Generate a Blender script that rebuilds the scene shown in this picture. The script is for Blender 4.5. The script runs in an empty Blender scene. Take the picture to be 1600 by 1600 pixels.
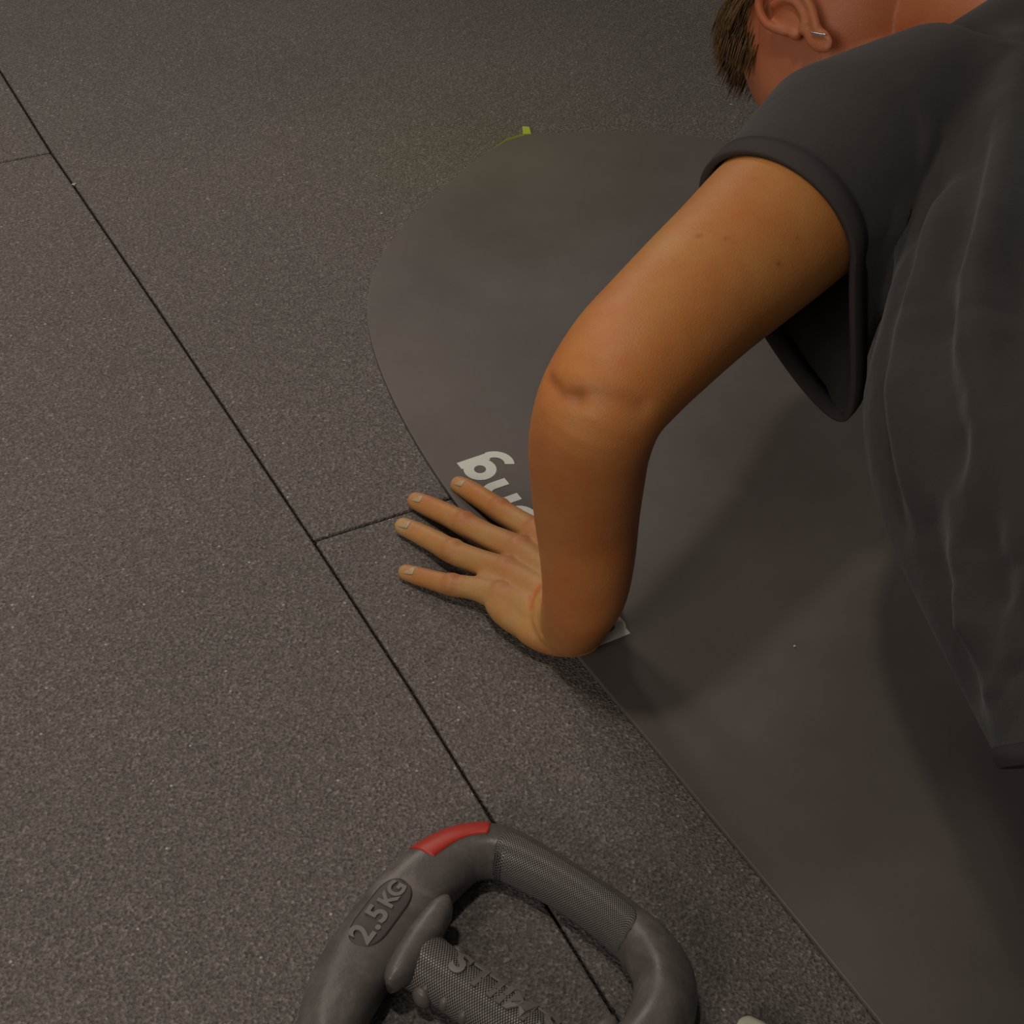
import bpy, bmesh, math, random
import numpy as np
from mathutils import Vector, Matrix, noise
random.seed(7)
V = Vector
PI = math.pi
S = bpy.context.scene
COL = S.collection
# ------------------------------------------------------------------ camera
FOC = 2400.0            # focal length in pixels of a 1600 px frame
PITCH, ROLL, HC = math.radians(42), math.radians(2), 0.75
_F = V((0, math.cos(PITCH), -math.sin(PITCH))); _R0 = V((1, 0, 0)); _U0 = _R0.cross(_F)
_R = math.cos(ROLL) * _R0 + math.sin(ROLL) * _U0
_U = -math.sin(ROLL) * _R0 + math.cos(ROLL) * _U0
cd = bpy.data.cameras.new('camera'); cam = bpy.data.objects.new('camera', cd); COL.objects.link(cam)
cam.matrix_world = Matrix(((_R.x, _U.x, -_F.x, 0), (_R.y, _U.y, -_F.y, 0), (_R.z, _U.z, -_F.z, HC), (0, 0, 0, 1)))
cd.sensor_width = 36; cd.lens = 36 * FOC / 1600; cd.clip_start = 0.02
S.camera = cam
# ------------------------------------------------------------------ world, lamps, exposure
w = bpy.data.worlds.new('world'); S.world = w; w.use_nodes = True
w.node_tree.nodes['Background'].inputs[0].default_value = (1.0, .90, .80, 1)
w.node_tree.nodes['Background'].inputs[1].default_value = 0.10
S.view_settings.view_transform = 'Standard'; S.view_settings.look = 'None'
S.view_settings.exposure = -0.42; S.view_settings.gamma = 1.0; S.view_settings.use_curve_mapping = False
def lamp(name, loc, aim, sx, sy, power, col=(1, .90, .79)):
    d = bpy.data.lights.new(name, 'AREA'); d.shape = 'RECTANGLE'; d.size = sx; d.size_y = sy; d.energy = power; d.color = col
    o = bpy.data.objects.new(name, d); COL.objects.link(o); o.location = loc
    o.rotation_euler = (V(aim) - V(loc)).to_track_quat('-Z', 'Y').to_euler()
sd_ = bpy.data.lights.new('ceiling_spot', 'SPOT'); sd_.energy = 135; sd_.color = (1, .90, .79); sd_.spot_size = math.radians(46); sd_.spot_blend = 1.0; sd_.shadow_soft_size = .10
so_ = bpy.data.objects.new('ceiling_spot', sd_); COL.objects.link(so_); so_.location = (-.42, .46, 2.7)
so_.rotation_euler = (V((-.58, .88, 0)) - V(so_.location)).to_track_quat('-Z', 'Y').to_euler()
lamp('ceiling_lamp', (-1.15, 1.8, 2.7), (.1, .9, 0), .35, .35, 13)
lamp('fill_light', (-1.2, -1.3, 1.35), (.1, .8, .2), 1.0, 1.0, 25)  # added soft fill from the front left to brighten the forearm
lamp('ceiling_lamp', (-1.7, 4.6, 2.7), (-.3, 1.2, 0), .5, 1.2, 42)

# ------------------------------------------------------------------ helpers
def P(x, y, z=0.0):
    """the point at height z that the photograph shows at (x, y)"""
    d = _F * FOC + _R * (x - 800) - _U * (y - 800)
    return V((0, 0, HC)) + d * ((z - HC) / d.z)
def depth(p): return (p - V((0, 0, HC))).dot(_F)
def link(name, me, mat=None, parent=None):
    me.name = name
    o = bpy.data.objects.new(name, me); COL.objects.link(o)
    if mat: me.materials.clear(); me.materials.append(mat)
    if parent:
        me.transform(Matrix.Translation(-V(parent['_w']))); o.parent = parent
        o['_w'] = parent['_w']
    return o
def obj(name, vs, fs, mat, parent=None, smooth=True):
    me = bpy.data.meshes.new(name); me.from_pydata([tuple(v) for v in vs], [], fs); me.validate(); me.update()
    if smooth: me.polygons.foreach_set('use_smooth', [True] * len(me.polygons))
    return link(name, me, mat, parent)
def tag(o, label=None, cat=None, group=None, kind=None):
    if label: o['label'] = label
    if cat: o['category'] = cat
    if group: o['group'] = group
    if kind: o['kind'] = kind
    return o
def thing(name, loc, label, cat, group=None):
    o = bpy.data.objects.new(name, None); COL.objects.link(o); o.location = loc; o['_w'] = tuple(loc)
    o.empty_display_size = .05
    return tag(o, label, cat, group)
def catmull(pts, n, closed=False):
    """pts: list of equal-length tuples -> resampled list, n steps per span"""
    A = [np.array(p, float) for p in pts]; out = []; N = len(A)
    for i in range(N if closed else N - 1):
        if closed: p = [A[(i + k) % N] for k in (-1, 0, 1, 2)]
        else: p = [A[max(i - 1, 0)], A[i], A[i + 1], A[min(i + 2, N - 1)]]
        for k in range(n):
            t = k / n
            out.append(.5 * ((2 * p[1]) + (p[2] - p[0]) * t + (2 * p[0] - 5 * p[1] + 4 * p[2] - p[3]) * t * t + (3 * p[1] - p[0] - 3 * p[2] + p[3]) * t ** 3))
    if not closed: out.append(A[-1])
    return out
class MB:
    def __init__(s): s.v = []; s.f = []
    def add(s, vs, fs):
        k = len(s.v); s.v += [tuple(v) for v in vs]; s.f += [tuple(i + k for i in f) for f in fs]
    def rings(s, rings, cap=True, closed=False):
        n = len(rings[0]); k = len(s.v)
        for r in rings: s.v += [tuple(p) for p in r]
        m = len(rings)
        for i in range(m if closed else m - 1):
            a = k + i * n; b = k + ((i + 1) % m) * n
            for j in range(n):
                s.f.append((a + j, a + (j + 1) % n, b + (j + 1) % n, b + j))
        if cap and not closed:
            s.f.append(tuple(k + j for j in reversed(range(n)))); s.f.append(tuple(k + (m - 1) * n + j for j in range(n)))
    def tube(s, pts, side=None, n=20, step=4, round_ends=True, pw=2.0):
        """pts: (x,y,z,a,b) a = half size along 'side', b = the other half size"""
        q = catmull(pts, step) if len(pts) > 2 or step > 1 else [np.array(p, float) for p in pts]
        C = [V(p[:3]) for p in q]; rings = []
        for i, p in enumerate(q):
            T = (C[min(i + 1, len(C) - 1)] - C[max(i - 1, 0)]).normalized()
            sd = side(C[i], T) if callable(side) else (V(side) if side is not None else (C[i] - V((0, 0, HC))).normalized().cross(T))
            sd = (sd - T * sd.dot(T)).normalized(); up = T.cross(sd)
            def ring(c, k):
                r = []
                for j in range(n):
                    a = 2 * PI * j / n; ca, sa = math.cos(a), math.sin(a)
                    ca = math.copysign(abs(ca) ** (2 / pw), ca); sa = math.copysign(abs(sa) ** (2 / pw), sa)
                    r.append(c + sd * (ca * p[3] * k) + up * (sa * p[4] * k))
                return r
            e = min(p[3], p[4])
            if round_ends and i == 0:
                for a in (80, 60, 40, 20): rings.append(ring(C[i] - T * e * math.sin(math.radians(a)), math.cos(math.radians(a))))
            rings.append(ring(C[i], 1))
            if round_ends and i == len(q) - 1:
                for a in (20, 40, 60, 80): rings.append(ring(C[i] + T * e * math.sin(math.radians(a)), math.cos(math.radians(a))))
        s.rings(rings)
    def ell(s, c, ax, ay, az, n=20, m=12):
        """ellipsoid with half-axis vectors"""
        rings = []
        for i in range(1, m):
            t = PI * i / m
            rings.append([V(c) + V(az) * math.cos(t) + (V(ax) * math.cos(2 * PI * j / n) + V(ay) * math.sin(2 * PI * j / n)) * math.sin(t) for j in range(n)])
        s.rings(rings[::-1])
    def build(s, name, mat, parent=None, smooth=True): return obj(name, s.v, s.f, mat, parent, smooth)
    def voxel(s, size, smooth_it=4, fac=.5):
        me = bpy.data.meshes.new('tmp'); me.from_pydata(s.v, [], s.f); me.update()
        bm = bmesh.new(); bm.from_mesh(me); bmesh.ops.recalc_face_normals(bm, faces=bm.faces); bm.to_mesh(me); bm.free()
        o = bpy.data.objects.new('tmp', me); COL.objects.link(o)
        r = o.modifiers.new('r', 'REMESH'); r.mode = 'VOXEL'; r.voxel_size = size; r.use_smooth_shade = True
        m = o.modifiers.new('s', 'SMOOTH'); m.factor = fac; m.iterations = smooth_it
        dg = bpy.context.evaluated_depsgraph_get(); out = bpy.data.meshes.new_from_object(o.evaluated_get(dg))
        bpy.data.objects.remove(o); bpy.data.meshes.remove(me)
        return out
def co(me):
    a = np.empty(len(me.vertices) * 3); me.vertices.foreach_get('co', a); return a.reshape(-1, 3)
def setco(me, a): me.vertices.foreach_set('co', a.ravel()); me.update()
def prism(vs2, z0, z1):
    n = len(vs2)
    return [(x, y, z0) for x, y in vs2] + [(x, y, z1) for x, y in vs2], [tuple(reversed(range(n))), tuple(range(n, 2 * n))] + [(i, (i + 1) % n, n + (i + 1) % n, n + i) for i in range(n)]
def bevel(o, wd, seg=2, ang=40):
    m = o.modifiers.new('b', 'BEVEL'); m.width = wd; m.segments = seg; m.limit_method = 'ANGLE'; m.angle_limit = math.radians(ang)
def text_mesh(t, size, extrude=0.0, bold=0.0):
    c = bpy.data.curves.new('t', 'FONT'); c.body = t; c.size = size; c.extrude = extrude; c.offset = bold; c.resolution_u = 4
    c.align_x = 'CENTER'; c.align_y = 'CENTER'
    o = bpy.data.objects.new('t', c); COL.objects.link(o)
    dg = bpy.context.evaluated_depsgraph_get(); me = bpy.data.meshes.new_from_object(o.evaluated_get(dg)); bpy.data.objects.remove(o)
    return me
# ------------------------------------------------------------------ materials
def mat(name, col, rough=.6, spec=.5):
    m = bpy.data.materials.new(name); m.use_nodes = True
    b = m.node_tree.nodes['Principled BSDF']
    b.inputs['Base Color'].default_value = (*col, 1); b.inputs['Roughness'].default_value = rough
    b.inputs['Specular IOR Level'].default_value = spec
    return m, m.node_tree, b
def N(t, kind, **kw):
    n = t.nodes.new(kind)
    for k, v in kw.items():
        if k in n.inputs: n.inputs[k].default_value = v
        else: setattr(n, k, v)
    return n
def L(t, a, b): t.links.new(a, b)
def ramp(t, src, stops):
    r = t.nodes.new('ShaderNodeValToRGB'); e = r.color_ramp.elements
    e[0].position, e[0].color = stops[0][0], (*stops[0][1], 1); e[1].position, e[1].color = stops[-1][0], (*stops[-1][1], 1)
    for p, c in stops[1:-1]:
        x = e.new(p); x.color = (*c, 1)
    L(t, src, r.inputs[0]); return r
def geo_pos(t):
    return t.nodes.new('ShaderNodeNewGeometry').outputs['Position']
def mixc(t, fac, a, b, mode='MIX'):
    m = t.nodes.new('ShaderNodeMix'); m.data_type = 'RGBA'; m.blend_type = mode
    for s, v in ((m.inputs[0], fac), (m.inputs[6], a), (m.inputs[7], b)):
        if hasattr(v, 'is_linked'): L(t, v, s)
        elif isinstance(v, (int, float)): s.default_value = v
        else: s.default_value = (*v, 1)
    return m.outputs[2]
def bump(t, b, height, dist, strength=1.0, prev=None):
    n = N(t, 'ShaderNodeBump', Strength=strength, Distance=dist); L(t, height, n.inputs['Height'])
    if prev: L(t, prev.outputs[0], n.inputs['Normal'])
    L(t, n.outputs[0], b.inputs['Normal']); return n

def olive_tint(t, pos, c):
    # faint olive tint painted into floor and mat colour around its far-left end
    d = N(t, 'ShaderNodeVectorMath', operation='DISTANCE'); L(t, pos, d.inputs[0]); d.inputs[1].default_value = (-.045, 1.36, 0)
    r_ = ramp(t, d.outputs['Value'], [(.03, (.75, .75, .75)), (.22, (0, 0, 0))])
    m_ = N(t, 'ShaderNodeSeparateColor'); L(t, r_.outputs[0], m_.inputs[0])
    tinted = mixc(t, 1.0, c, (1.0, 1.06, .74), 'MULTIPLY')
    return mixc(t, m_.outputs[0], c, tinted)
# rubber crumb floor
M_floor, t, b = mat('rubber_crumb', (.16, .14, .13), .72, .35)
pos = geo_pos(t)
v1 = N(t, 'ShaderNodeTexVoronoi', Scale=540.0); L(t, pos, v1.inputs['Vector'])
n1 = N(t, 'ShaderNodeTexNoise', Scale=520.0, Detail=3.0); L(t, pos, n1.inputs['Vector'])
n2 = N(t, 'ShaderNodeTexNoise', Scale=3.0, Detail=5.0); L(t, pos, n2.inputs['Vector'])
r1 = ramp(t, v1.outputs['Color'], [(0, (.088, .076, .071)), (.5, (.128, .113, .106)), (.8, (.168, .150, .142)), (1, (.25, .226, .216))])
r2 = ramp(t, n1.outputs[0], [(.3, (.42, .42, .42)), (.7, (1.46, 1.46, 1.46))])
c = mixc(t, .8, r1.outputs[0], r2.outputs[0], 'MULTIPLY')
r3 = ramp(t, n2.outputs[0], [(.3, (.88, .88, .88)), (.7, (1.08, 1.07, 1.06))])
c = mixc(t, 1.0, c, r3.outputs[0], 'MULTIPLY')
# sparse pale flecks
v2 = N(t, 'ShaderNodeTexVoronoi', Scale=170.0); L(t, pos, v2.inputs['Vector'])
lt = N(t, 'ShaderNodeMath', operation='LESS_THAN'); L(t, v2.outputs['Distance'], lt.inputs[0]); lt.inputs[1].default_value = .16
sp = N(t, 'ShaderNodeSeparateColor'); L(t, v2.outputs['Color'], sp.inputs[0])
gt = N(t, 'ShaderNodeMath', operation='GREATER_THAN'); L(t, sp.outputs[0], gt.inputs[0]); gt.inputs[1].default_value = .965
mu = N(t, 'ShaderNodeMath', operation='MULTIPLY'); L(t, lt.outputs[0], mu.inputs[0]); L(t, gt.outputs[0], mu.inputs[1])
c = mixc(t, mu.outputs[0], c, (.36, .34, .32)); L(t, olive_tint(t, pos, c), b.inputs['Base Color'])
bp = bump(t, b, v1.outputs['Distance'], .0009, .8); bump(t, b, n1.outputs[0], .0006, .6, bp)

M_mat, t, b = mat('mat_surface', (.12, .105, .095), .5, .4)
pos = geo_pos(t)
n1 = N(t, 'ShaderNodeTexNoise', Scale=7.0, Detail=6.0, Roughness=.6); L(t, pos, n1.inputs['Vector'])
r1 = ramp(t, n1.outputs[0], [(.25, (.098, .085, .078)), (.75, (.128, .113, .106))]); L(t, olive_tint(t, pos, r1.outputs[0]), b.inputs['Base Color'])
r2 = ramp(t, n1.outputs[0], [(.3, (.38, .38, .38)), (.7, (.48, .48, .48))]); L(t, r2.outputs[0], b.inputs['Roughness'])
n2 = N(t, 'ShaderNodeTexNoise', Scale=900.0, Detail=2.0); L(t, pos, n2.inputs['Vector']); bump(t, b, n2.outputs[0], .0002, .3)

M_print, t, b = mat('white_print', (.60, .62, .57), .6, .3)
M_lime, t, b = mat('lime_foam', (.42, .50, .04), .6, .3)
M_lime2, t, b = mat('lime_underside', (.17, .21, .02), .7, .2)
M_gap, t, b = mat('subfloor', (.012, .010, .009), .9, .1)

M_skin, t, b = mat('skin', (.6, .3, .12), .5, .35)
at = N(t, 'ShaderNodeAttribute', attribute_name='tint')
pos = geo_pos(t)
n1 = N(t, 'ShaderNodeTexNoise', Scale=17.0, Detail=7.0, Roughness=.65); L(t, pos, n1.inputs['Vector'])
r1 = ramp(t, n1.outputs[0], [(.32, (.93, .76, .66)), (.68, (1.02, 1.14, 1.14))])
c = mixc(t, 1.0, at.outputs['Color'], r1.outputs[0], 'MULTIPLY'); L(t, c, b.inputs['Base Color'])
b.inputs['Subsurface Weight'].default_value = .12; b.inputs['Subsurface Radius'].default_value = (1, .35, .15); b.inputs['Subsurface Scale'].default_value = .006
n2 = N(t, 'ShaderNodeTexVoronoi', Scale=900.0); L(t, pos, n2.inputs['Vector']); bump(t, b, n2.outputs['Distance'], .0003, .35)
M_nail, t, b = mat('nail', (.43, .30, .18), .4, .45)

M_shirt, t, b = mat('charcoal_jersey', (.045, .039, .036), .85, .25)
b.inputs['Sheen Weight'].default_value = .10; b.inputs['Sheen Roughness'].default_value = .5
pos = geo_pos(t)
n1 = N(t, 'ShaderNodeTexNoise', Scale=1300.0, Detail=2.0); L(t, pos, n1.inputs['Vector'])
n2 = N(t, 'ShaderNodeTexNoise', Scale=26.0, Detail=4.0); L(t, pos, n2.inputs['Vector'])
bp = bump(t, b, n1.outputs[0], .0004, .4); bump(t, b, n2.outputs[0], .006, .35, bp)
M_hem, t, b = mat('charcoal_hem', (.056, .048, .047), .9, .2)
M_black, t, b = mat('black_stretch_fabric', (.012, .011, .011), .8, .2)
M_shoe, t, b = mat('trainer_mesh', (.05, .05, .055), .7, .3)
M_sole, t, b = mat('trainer_sole', (.55, .54, .5), .7, .3)

M_hair, t, b = mat('hair_brown', (.10, .06, .025), .45, .4)
oi = N(t, 'ShaderNodeAttribute', attribute_name='tint'); L(t, oi.outputs['Color'], b.inputs['Base Color'])

M_rub, t, b = mat('scuffed_rubber', (.09, .08, .075), .5, .4)
pos = geo_pos(t)
n1 = N(t, 'ShaderNodeTexNoise', Scale=26.0, Detail=7.0, Roughness=.65, Distortion=.6); L(t, pos, n1.inputs['Vector'])
r1 = ramp(t, n1.outputs[0], [(.3, (.070, .060, .056)), (.52, (.105, .093, .087)), (.72, (.19, .172, .16))]); L(t, r1.outputs[0], b.inputs['Base Color'])
r2 = ramp(t, n1.outputs[0], [(.3, (.28, .28, .28)), (.7, (.46, .46, .46))]); L(t, r2.outputs[0], b.inputs['Roughness'])
n2 = N(t, 'ShaderNodeTexNoise', Scale=500.0, Detail=2.0); L(t, pos, n2.inputs['Vector']); bump(t, b, n2.outputs[0], .0003, .3)
M_grip, t, b = mat('hex_grip_rubber', (.09, .08, .075), .34, .6)
uv = N(t, 'ShaderNodeUVMap')
v1 = N(t, 'ShaderNodeTexVoronoi', Scale=1.0, Randomness=0.0); v1.feature = 'F1'; L(t, uv.outputs[0], v1.inputs['Vector'])
# staggered grid: two offset lattices, nearer centre wins
mp = N(t, 'ShaderNodeMapping'); mp.inputs['Location'].default_value = (.5, .5, 0); L(t, uv.outputs[0], mp.inputs[0])
v2 = N(t, 'ShaderNodeTexVoronoi', Scale=1.0, Randomness=0.0); L(t, mp.outputs[0], v2.inputs['Vector'])
mn = N(t, 'ShaderNodeMath', operation='MINIMUM'); L(t, v1.outputs['Distance'], mn.inputs[0]); L(t, v2.outputs['Distance'], mn.inputs[1])
rr = ramp(t, mn.outputs[0], [(.20, (1, 1, 1)), (.42, (0, 0, 0))])
rc = ramp(t, mn.outputs[0], [(.22, (.20, .182, .172)), (.42, (.022, .019, .018))]); L(t, rc.outputs[0], b.inputs['Base Color'])
bump(t, b, rr.outputs[0], .0008, .9)
M_badge, t, b = mat('recessed_badge_rubber', (.055, .045, .043), .5, .4)
M_letter, t, b = mat('moulded_letter_rubber', (.17, .152, .142), .38, .5)
M_red, t, b = mat('red_plastic', (.42, .035, .022), .42, .4)
M_cream, t, b = mat('cream_plastic', (.52, .52, .42), .55, .3)
M_silver, t, b = mat('silver', (.8, .8, .8), .25, .5); b.inputs['Metallic'].default_value = 1.0

# ------------------------------------------------------------------ floor of rubber tiles
s_ = V((-.522, .853, 0)); n_ = V((.853, .522, 0)); x_ = V((.881, .473, 0))
sub = obj('floor', *prism([(-9, -9), (9, -9), (9, 9), (-9, 9)], -.06, -.022), M_gap, smooth=False); tag(sub, kind='structure'); sub['_w'] = (0, 0, 0)
seam = [P(0, 110), P(80, 238), P(250, 487), P(490, 845), P(640, 1073), P(775, 1290), P(870, 1438), P(970, 1600)]
def tile(poly):
    vs, fs = prism([(p.x, p.y) for p in poly], -.022, 0.0)
    o = obj('rubber_tile', vs, fs, M_floor, sub, smooth=False); bevel(o, .0016, 2, 30); return o
G = .0010
J1, J2 = P(490, 845), P(80, 238)
far = seam[0] + (seam[0] - seam[1]).normalized() * 1.3; near = seam[-1] + (seam[-1] - seam[-2]).normalized() * 1.2
def side(pts, k): return [p + x_ * k * G for p in pts]
x1 = (P(640, 798) - J1).normalized(); x2 = (J2 - P(0, 253)).normalized()
dn = (near - seam[-1]).normalized()
TW = 1.1
tile(side([J1 + s_ * .0012, seam[2], seam[1], seam[0]], 1) + [J1 + s_ * 1.1 + x_ * .01, J1 + s_ * 1.1 + x1 * TW, J1 + s_ * .0012 + x1 * TW])
tile([J1 + s_ * 1.102 + x_ * .01, J1 + s_ * 2.2 + x_ * .01, J1 + s_ * 2.2 + x1 * TW, J1 + s_ * 1.102 + x1 * TW])
tile(side([near] + seam[:3:-1] + [J1 - s_ * .0010], 1) + [J1 - s_ * .0010 + x1 * TW, near + x1 * TW])
tile(side([J2 - s_ * .0016] + seam[2:], -1) + [seam[-1] - x2 * TW, J2 - s_ * .0016 - x2 * TW])
tile(side([J2 + s_ * .0008, seam[0], seam[0] + s_ * .9], -1) + [seam[0] + s_ * .9 - x2 * TW, J2 + s_ * .0008 - x2 * TW])
tile(side([seam[-1] - s_ * .002, near], -1) + [near - x2 * TW, seam[-1] - s_ * .002 - x2 * TW])
def quad(o_, a, b2, x): tile([o_ + s_ * a, o_ + s_ * b2, o_ + s_ * b2 + x, o_ + s_ * a + x])
TL = TW + .002
for k in range(1, 4):                       # further columns on the right
    for m_ in range(-2, 3): quad(J1 + x1 * TL * k + s_ * (.3 * (k % 2)), TL * m_, TL * m_ + TW, x1 * TW)
quad(J1 + s_ * .0, TL * 2, TL * 2 + TW, x1 * TW)
quad(near + x_ * G, -TL, -.002, x1 * TW)
quad(J2 - x1 * TL + s_ * .9, .03, 1.1, x1 * TW)
quad(near - x1 * TL, -TL, -.004, x1 * TW)
for k in range(2, 4):                       # and on the left
    for m_ in range(-3, 3): quad(J2 - x1 * TL * k - x1 * .004 + s_ * (.3 * (k % 2)), TL * m_, TL * m_ + TW, x1 * TW)
# ------------------------------------------------------------------ mat
MT = .0045
edge = [P(*q) for q in ((1370, 1600), (1135, 1312), (905, 1035), (800, 912), (700, 775), (640, 680), (600, 598), (578, 530), (574, 480), (584, 432), (606, 390), (640, 348), (690, 302), (745, 255), (790, 226))]
top = [P(*q) for q in ((830, 214), (905, 212), (980, 212), (1050, 215), (1100, 221), (1150, 229))]
nn = lambda p: p.dot(n_); ss = lambda p: p.dot(s_)
mc = .73
def at_ns(n, s): return n_ * n + s_ * s
e2 = [tuple(p)[:2] for p in edge]; t2 = [tuple(p)[:2] for p in top]
outl = catmull([tuple(at_ns(.398, -.62))[:2], tuple(at_ns(.398, .1))[:2]] + e2, 4)[:-1] + [np.array(e2[-1])]
outl += catmull(t2 + [tuple(at_ns(1.0, .985))[:2], tuple(at_ns(1.045, .86))[:2], tuple(at_ns(1.062, .72))[:2], tuple(at_ns(1.062, .3))[:2], tuple(at_ns(1.062, -.62))[:2]], 4)
outl = [tuple(p) for p in outl]
mt = thing('exercise_mat', at_ns(mc, .3), 'dark grey exercise mat with a rounded end and white lettering, under the person', 'mat')
o = obj('mat_surface', *prism(outl[::-1], .0008, MT), M_mat, mt, smooth=False); bevel(o, .0008, 2, 50)
# lime underside, showing at the far left of the rounded end
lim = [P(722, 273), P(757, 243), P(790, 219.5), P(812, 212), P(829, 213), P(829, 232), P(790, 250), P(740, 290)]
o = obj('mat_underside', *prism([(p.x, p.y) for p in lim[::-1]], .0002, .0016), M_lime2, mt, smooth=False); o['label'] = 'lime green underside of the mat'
tb = [P(816, 204), P(827, 205), P(830, 216), P(817, 216)]
o = obj('edge_tab', *prism([(p.x, p.y) for p in tb[::-1]], .0006, .0052), M_lime, mt, smooth=False); bevel(o, .0006); o['label'] = 'yellow-green tab'
# printed letters
zt = MT
ndir = (P(788.4, 747.7, zt) - P(815.5, 780, zt)).normalized()          # reading direction
up = V((-ndir.y, ndir.x, 0))
if up.dot(P(716, 724, zt) - P(757, 709, zt)) < 0: up = -up
XH = .0225
def arc(cx, cy, r0, r1, a0, a1, n=28):
    """flat ring sector as quads, in letter units"""
    vs = []; fs = []
    for i in range(n + 1):
        a = math.radians(a0 + (a1 - a0) * i / n)
        vs += [(cx + r0 * math.cos(a), cy + r0 * math.sin(a)), (cx + r1 * math.cos(a), cy + r1 * math.sin(a))]
    for i in range(n): fs.append((2 * i, 2 * i + 1, 2 * i + 3, 2 * i + 2))
    return vs, fs
def rect(x0, y0, x1, y1): return [(x0, y0), (x1, y0), (x1, y1), (x0, y1)], [(0, 1, 2, 3)]
def letter(origin, pieces):
    m = MB()
    for k, (vs, fs) in enumerate(pieces):
        pts = [origin + ndir * (x * XH) + up * (y * XH) for x, y in vs]
        nv = len(pts); lo = [V((p.x, p.y, MT - .0004)) for p in pts]; hi = [V((p.x, p.y, MT + .00025 + k * .00003)) for p in pts]
        F = [tuple(i + nv for i in f) for f in fs]
        m.add(lo + hi, F)
    return m.build('printed_letter', M_print, mt, smooth=False)
nf = P(815.5, 780, zt)
letter(nf, [rect(0, 0, .34, 1), rect(.84, 0, 1.18, .6), arc(.59, .52, .25, .59, -2, 160), rect(.3, .8, .5, 1)])
gR = P(757.7, 709, zt); gor = nf + ndir * ((gR - nf).dot(ndir)) + up * 0
letter(gor - ndir * XH * 1.16, [arc(.52, .50, .2, .55, 0, 360), rect(.80, -.05, 1.16, 1.04), arc(.53, -.06, .34, .66, -118, 2)])
letter(nf - ndir * XH * 1.3, [arc(.55, .5, .22, .57, 0, 360)])
bo = P(985, 990, zt)
letter(bo + ndir * XH * 0.0, [rect(0, 0, .34, 1.5), arc(.58, .47, .24, .57, 0, 360)])

# ------------------------------------------------------------------ hand weight
Zc = .0175
fr = [(598, 1458, 118), (645, 1398, 112), (690, 1357, 102), (733, 1334, 90), (785, 1333, 80), (848, 1364, 72), (910, 1402, 70), (968, 1443, 76), (1012, 1485, 88), (1038, 1535, 98), (1030, 1600, 102), (978, 1672, 104)]
A = P(652, 1497, Zc); B = P(935, 1640, Zc); A = P(655, 1490, Zc); ax = (B - A).normalized(); axn = V((-ax.y, ax.x, 0))
if axn.dot(P(880, 1385) - A) < 0: axn = -axn
half = []
for x, y, wd in fr:
    p = P(x, y, Zc); half.append((p, wd / 2 * depth(p) / FOC))
def mirror_ax(p): return p - axn * (2 * (p - A).dot(axn))
full = [(p.x, p.y, Zc, r) for p, r in half] + [(*mirror_ax(p)[:2], Zc, r) for p, r in half[-2:0:-1]]
wt = thing('hand_weight', (A + B) / 2 * 1.0 - V((0, 0, Zc)), 'black rubber hand weight ring with a red corner and a textured crossbar, near the camera', 'weight')
path = catmull(full, 10, True); NP = len(path); NC = 36
def frame_pt(i, a, off=0.0):
    """surface point: i along the ring (float), a = angle, 0 = outer side, 90 = top"""
    i0 = int(math.floor(i)) % NP; f = i - math.floor(i); p = path[i0] * (1 - f) + path[(i0 + 1) % NP] * f
    q = path[(i0 + 1) % NP] - path[(i0 - 1) % NP]; T = V((q[0], q[1], 0)).normalized(); Nn = V((T.y, -T.x, 0))
    cen = (A + B) / 2
    if Nn.dot(V(p[:3]) - cen) < 0: Nn = -Nn
    r = p[3]; hz = Zc - .0006
    ar = math.radians(a); ca, sa = math.cos(ar), math.sin(ar)
    pw = 2.0 + 1.0 * min(1, max(0, (r - .0165) / .006))
    X = math.copysign(abs(ca) ** (2 / pw), ca) * (r + off); Z = math.copysign(abs(sa) ** (2 / pw), sa) * (hz + off)
    return V(p[:3]) + Nn * X + V((0, 0, Z))
m = MB(); m.rings([[frame_pt(i, 360 * j / NC) for j in range(NC)] for i in range(NP)], closed=True)
m.build('frame', M_rub, wt)
def shell(name, material, i0, i1, a0, a1, off, ni, na, prnt=wt, uvs=None, taper=0.0, label=None):
    vs = []; fs = []; 
    for layer in (0, 1):
        for i in range(ni + 1):
            u = i / ni; k = 1.0
            if taper: 
                e = min(u, 1 - u) / taper
                if e < 1: k = math.sqrt(max(0.02, 1 - (1 - e) ** 2))
            am = (a0 + a1) / 2; ah = (a1 - a0) / 2 * k
            for j in range(na + 1):
                vs.append(frame_pt(i0 + (i1 - i0) * u, am - ah + 2 * ah * j / na, off if layer == 0 else -.0012))
    W = na + 1; K = (ni + 1) * W
    for i in range(ni):
        for j in range(na):
            a = i * W + j; fs.append((a, a + 1, a + W + 1, a + W))
    border = [j for j in range(W)] + [i * W + na for i in range(1, ni + 1)] + [ni * W + j for j in range(na - 1, -1, -1)] + [i * W for i in range(ni - 1, 0, -1)]
    for q in range(len(border)):
        a, b2 = border[q], border[(q + 1) % len(border)]; fs.append((a, a + K, b2 + K, b2))
    o = obj(name, vs, fs, material, prnt)
    if uvs:
        me = o.data; ul = me.uv_layers.new(name='UVMap')
        for lp in me.loops:
            vi = lp.vertex_index % K; ul.data[lp.index].uv = (vi // W / ni * uvs[0], vi % W / na * uvs[1])
    if label: o['label'] = label
    return o
shell('grip', M_grip, 38.0, 76.0, 74, 205, .0007, 110, 30, uvs=(62, 18), taper=.12, label='hexagon textured grip')
shell('corner_insert', M_red, 16.5, 36.5, -5, 90, .0008, 50, 12, taper=.05, label='red insert')
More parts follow.
